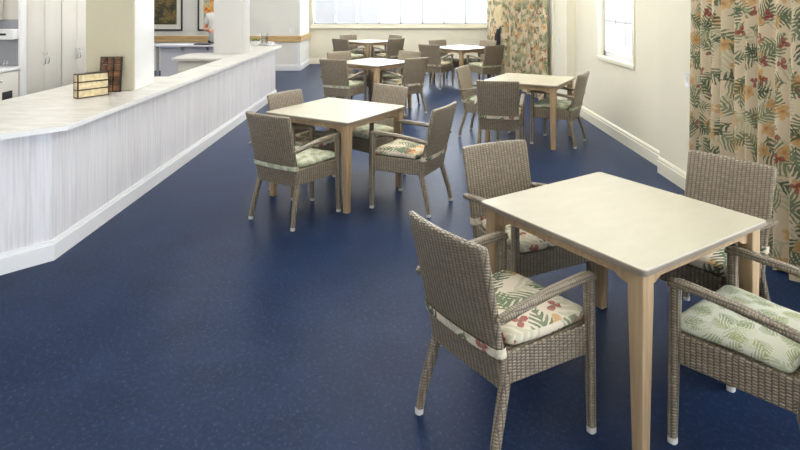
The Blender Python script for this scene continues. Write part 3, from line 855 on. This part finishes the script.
br = thing('salad_bowl', 'white bowl of green salad at the far end of the counter', 'bowl', (-2.56, 10.55, .9))
obj('bowl', lathe(new_bm(), [(.05, 0), (.055, .004), (.085, .04), (.105, .09), (.108, .092), (.10, .088), (.08, .045), (.04, .012), (0, .011)], 28), M['plate'], br, 40)
bm = new_bm(); rnd = random.Random(2)
for k in range(46):
    a, r = rnd.uniform(0, 2 * PI), .088 * math.sqrt(rnd.random()); s = rnd.uniform(.018, .032)
    m = Matrix.Translation((r * math.cos(a), r * math.sin(a), .078 + .035 * (1 - r / .09) + rnd.uniform(0, .015))) @ Matrix.Rotation(rnd.uniform(-.9, .9), 4, 'X') @ Matrix.Rotation(rnd.uniform(-.9, .9), 4, 'Y') @ Matrix.Rotation(rnd.uniform(0, 6), 4, 'Z')
    vs = [bm.verts.new(m @ Vector(p)) for p in ((-s, 0, 0), (-s * .3, -s * .5, .005), (s * .6, -s * .35, .004), (s, 0, -.004), (s * .6, s * .35, .004), (-s * .3, s * .5, .005))]
    bm.faces.new(vs)
o = obj('salad_leaves', bm, M['leaf'], None, 0); o.location = (-2.56, 10.55, .9); o['kind'] = 'stuff'; tag(o, 'green salad leaves heaped in the white bowl', 'salad')
jg = thing('glass_jug', 'clear glass water jug with handle behind the white tray', 'jug', (-2.46, 10.80, .9))
obj('jug_body', lathe(new_bm(), [(.055, 0), (.06, .005), (.066, .10), (.075, .20), (.082, .215), (.079, .215), (.071, .20), (.062, .10), (.055, .012), (0, .011)], 28), M['jug'], jg, 40)
obj('water', lathe(new_bm(), [(.054, .013), (.0605, .10), (.064, .135), (0, .136)], 28), glass('water', (.86, .84, .80, 1), .08), jg, 40)
obj('handle', sweep(new_bm(), [(-.06, 0, .05), (-.10, 0, .06), (-.125, 0, .10), (-.125, 0, .15), (-.10, 0, .185), (-.066, 0, .185)], (.014, .018), .5, up=(0, 1, 0)), M['jug'], jg, 50)
tr = thing('serving_tray', 'white oblong tray at the far tip of the counter', 'tray', (-2.36, 10.66, .9), -.85)
bm = new_bm(); loft(bm, [[Vector((x, y, z)) for x, y in ring_rr(.30 + 2 * e, .20 + 2 * e, .04 + e, 5)] for z, e in ((0, -.012), (.004, -.006), (.024, .006), (.025, .003), (.008, -.009), (.007, -.02))]); obj('tray_body', bm, M['tray'], tr, 40)
for k, (x, y) in enumerate(((-2.30, 10.70), (-2.36, 10.76))):
    c = thing('cup', 'small white cup standing on the white tray', 'cup', (x, y, .9075), 0, 'cups on the tray')
    obj('cup_body', lathe(new_bm(), [(.022, 0), (.026, .004), (.036, .055), (.034, .055), (.024, .008), (0, .007)], 20), M['plate'], c, 40)
    obj('handle', sweep(new_bm(), [(.028, 0, .016), (.045, 0, .02), (.048, 0, .034), (.034, 0, .044)], (.007, .007), .5, up=(0, 1, 0)), M['plate'], c, 50)

# ------------------------------------------------------------------ person behind the bench
def skinned(name, verts, edges, radii, mat, parent, root=0, sub=2):
    me = bpy.data.meshes.new(name + '_tmp'); me.from_pydata([Vector(v) for v in verts], edges, [])
    o = bpy.data.objects.new(name + '_tmp', me); COL.objects.link(o)
    sk = o.modifiers.new('skin', 'SKIN'); sk.use_smooth_shade = True
    for i, r in enumerate(radii):
        q = me.skin_vertices[0].data[i]; q.radius = r if isinstance(r, tuple) else (r, r); q.use_root = (i == root)
    ss = o.modifiers.new('sub', 'SUBSURF'); ss.levels = sub; ss.render_levels = sub
    dg = bpy.context.evaluated_depsgraph_get()
    nm = bpy.data.meshes.new_from_object(o.evaluated_get(dg))
    bpy.data.objects.remove(o); bpy.data.meshes.remove(me)
    bm = new_bm(); bm.from_mesh(nm); bpy.data.meshes.remove(nm)
    return obj(name, bm, mat, parent, 180)
pr = thing('person', 'person in a pale grey short-sleeved shirt standing behind the serving bench', 'person', (-3.665, 11.95, 0))
V, E, R = [], [], []
def node(p, r, prev=None):
    V.append(p); R.append(r)
    if prev is not None: E.append((prev, len(V) - 1))
    return len(V) - 1
pel = node((0, 0, .95), (.135, .09)); wa = node((0, 0, 1.10), (.12, .085), pel); chv = node((0, .0, 1.28), (.14, .095), wa); up = node((0, .01, 1.40), (.085, .062), chv)
nk = node((0, .0, 1.485), .05, up); hd = node((0, -.015, 1.57), .052, nk)
for s in (-1, 1):
    sh = node((s * .17, .01, 1.395), .055, up); el = node((s * .255, .015, 1.13), .042, sh); fo = node((s * .19, -.11, 1.12), .038, el); wr = node((s * .085, -.24, 1.115), .026, fo)
    pa = node((s * .055, -.275, 1.11), (.032, .018), wr); p2 = node((s * .03, -.305, 1.105), (.034, .016), pa)
    for k in range(4):
        oz = (k - 1.5) * .018; ln = (.055, .066, .07, .058)[k]
        a = node((s * .020, -.318, 1.105 + oz), .0088, p2); b = node((s * .020 - s * ln * .45, -.334, 1.100 + oz), .0084, a); node((s * .020 - s * ln * .8, -.325, 1.092 + oz), .0075, b)
    a = node((s * .06, -.285, 1.142), .0105, pa); node((s * .035, -.30, 1.165), .009, a)
    hp = node((s * .095, 0, .88), .09, pel); kn = node((s * .10, -.01, .49), .058, hp); an = node((s * .105, .02, .09), .040, kn); node((s * .115, -.13, .035), .036, an)
skinned('body', V, E, R, M['skin'], pr, 0)
# head with face
bm = new_bm()
ball(bm, (0, 0, 0), .075, .092, .112, 24, 18)
for v in bm.verts:
    x, y, z = v.co
    if z < 0: k = 1 - .28 * (-z / .112) ** 1.5; v.co.x *= k; v.co.y *= (k + .06 if y < 0 else k)
    if y < -.05 and abs(x) < .02 and -.035 < z < .02: v.co.y -= .020 * (1 - abs(x) / .02) * (1 - (z + .02) / .05 if z > -.02 else 1)
    if y < -.05 and .012 < z < .032 and .012 < abs(x) < .045: v.co.y += .008
    v.co += Vector((0, -.025, 1.635))
for s in (-1, 1): ball(bm, (s * .077, -.02, 1.63), .010, .022, .032, 10, 8)
obj('head', bm, M['skin'], pr, 180)
for s in (-1, 1):
    e = new_bm(); ball(e, (s * .030, -.099, 1.652), .0125, .009, .009, 12, 8); e = obj('eye', e, M['eye'], pr, 180)
    i = new_bm(); ball(i, (s * .030, -.106, 1.652), .0055, .003, .0055, 10, 6); obj('iris', i, M['iris'], e, 180)
bm = new_bm(); ball(bm, (0, -.108, 1.582), .024, .006, .007, 14, 8); obj('mouth', bm, M['lip'], pr, 180)
bm = new_bm(); ball(bm, (0, 0, 0), .083, .100, .118, 24, 18)
for v in list(bm.verts):
    if v.co.z < .035 and v.co.y < .01 or v.co.z < -.06: bm.verts.remove(v)
for v in bm.verts: v.co += Vector((0, -.018, 1.642))
obj('hair', bm, M['hair'], pr, 180)
# clothes
V, E, R = [], [], []
a = node((0, 0, .80), (.20, .15)); b = node((0, 0, 1.05), (.18, .135), a); c = node((0, 0, 1.28), (.18, .13), b); d = node((0, .01, 1.405), (.13, .095), c); node((0, .01, 1.485), (.07, .064), d)
for s in (-1, 1):
    e = node((s * .175, .01, 1.395), .069, d); node((s * .232, .013, 1.215), .066, e)
skinned('shirt', V, E, R, M['shirt'], pr, 0)
V, E, R = [], [], []
a = node((0, 0, .98), (.165, .118)); 
for s in (-1, 1):
    b = node((s * .095, 0, .86), .102, a); c = node((s * .10, -.008, .48), .076, b); node((s * .105, .02, .08), .062, c)
skinned('trousers', V, E, R, M['trouser'], pr, 0)
for s in (-1, 1):
    V, E, R = [], [], []
    a = node((s * .107, .04, .045), (.046, .044)); b = node((s * .112, -.06, .042), (.046, .040), a); node((s * .117, -.16, .034), (.040, .032), b)
    skinned('shoe', V, E, R, M['black'], pr, 0)

# ------------------------------------------------------------------ light
def area(name, loc, rot, sx, sy, power, col=(1, 1, 1)):
    l = bpy.data.lights.new(name, 'AREA'); l.shape = 'RECTANGLE'; l.size = sx; l.size_y = sy; l.energy = power; l.color = col
    o = bpy.data.objects.new(name, l); COL.objects.link(o); o.location = loc; o.rotation_euler = rot
    return o
# daylight outside the windows
area('daylight_back', (0.0, YB + .6, 1.9), (-PI / 2 , 0, 0), 5.0, 2.2, 650, (.84, .92, 1))
area('daylight_side', (XP + .9, .6, 1.7), (0, PI / 2, 0), 2.4, 5.0, 360, (.88, .94, 1))
area('daylight_small', (XR + .7, 7.4, 1.8), (0, PI / 2, 0), 1.6, 1.6, 60, (.95, .98, 1))
area('fill_rear', (-1.6, YR - .8, 1.8), (PI / 2, 0, 0), 7.6, 2.4, 170, (.95, .98, 1))  # added fill lamp behind the made-up rear window
area('daylight_door', (XR2 + .9, 11.4, 1.4), (0, PI / 2, 0), 2.0, 2.2, 60, (.95, .98, 1))
# added unseen uplights that wash the ceiling, fill for the walls
LAMPS = [(1.0, 1.4, 22), (-1.6, 1.4, 22), (1.2, 3.8, 50), (-1.4, 3.8, 42), (-4.0, 4.6, 70), (-3.9, 7.4, 80), (-4.4, 10.2, 60), (-4.4, 12.8, 80)]
LAMPS += [(1.2, y, 84) for y in (5.7, 7.5, 9.3, 11.1, 12.9)] + [(-1.1, y, 66) for y in (5.7, 7.5, 9.3, 11.1, 12.9)] + [(1.2, 14.6, 60), (-1.1, 14.6, 60)]
for i, (x, y, pw) in enumerate(LAMPS):
    t = thing('fill_pendant', 'added white trough pendant throwing fill light on the ceiling', 'fill light', (x, y, CH), 0, 'added fill pendants')
    bm = new_bm(); loft(bm, [[Vector((px, py, z)) for px, py in ring_rr(w, l, .03, 3)] for z, w, l in ((-1.16, .22, 1.1), (-1.10, .34, 1.24), (-1.04, .36, 1.26), (-1.04, .34, 1.24), (-1.09, .32, 1.2))])
    obj('trough', bm, M['lamp'], t, 30)
    for yy in (-.45, .45): obj('rod', sweep(new_bm(), [(0, yy, -1.09), (0, yy, 0)], (.012, .012), .5, up=(0, 1, 0)), M['chrome'], t, 40)
    area('fill_light', (x, y, CH - 1.06), (PI, 0, 0), .28, 1.15, pw, (1, .985, .96))
w = bpy.data.worlds.new('sky'); SC.world = w; w.use_nodes = True
bg = w.node_tree.nodes['Background']; bg.inputs[0].default_value = (.86, .93, 1, 1); bg.inputs[1].default_value = 1.7
SC.view_settings.view_transform = 'Standard'; SC.view_settings.look = 'None'; SC.view_settings.exposure = -.14; SC.view_settings.gamma = 1
SC.cycles.max_bounces = 8; SC.cycles.diffuse_bounces = 4; SC.cycles.glossy_bounces = 3; SC.cycles.transparent_max_bounces = 12
SC.cycles.caustics_reflective = False; SC.cycles.caustics_refractive = False; SC.cycles.sample_clamp_indirect = 6
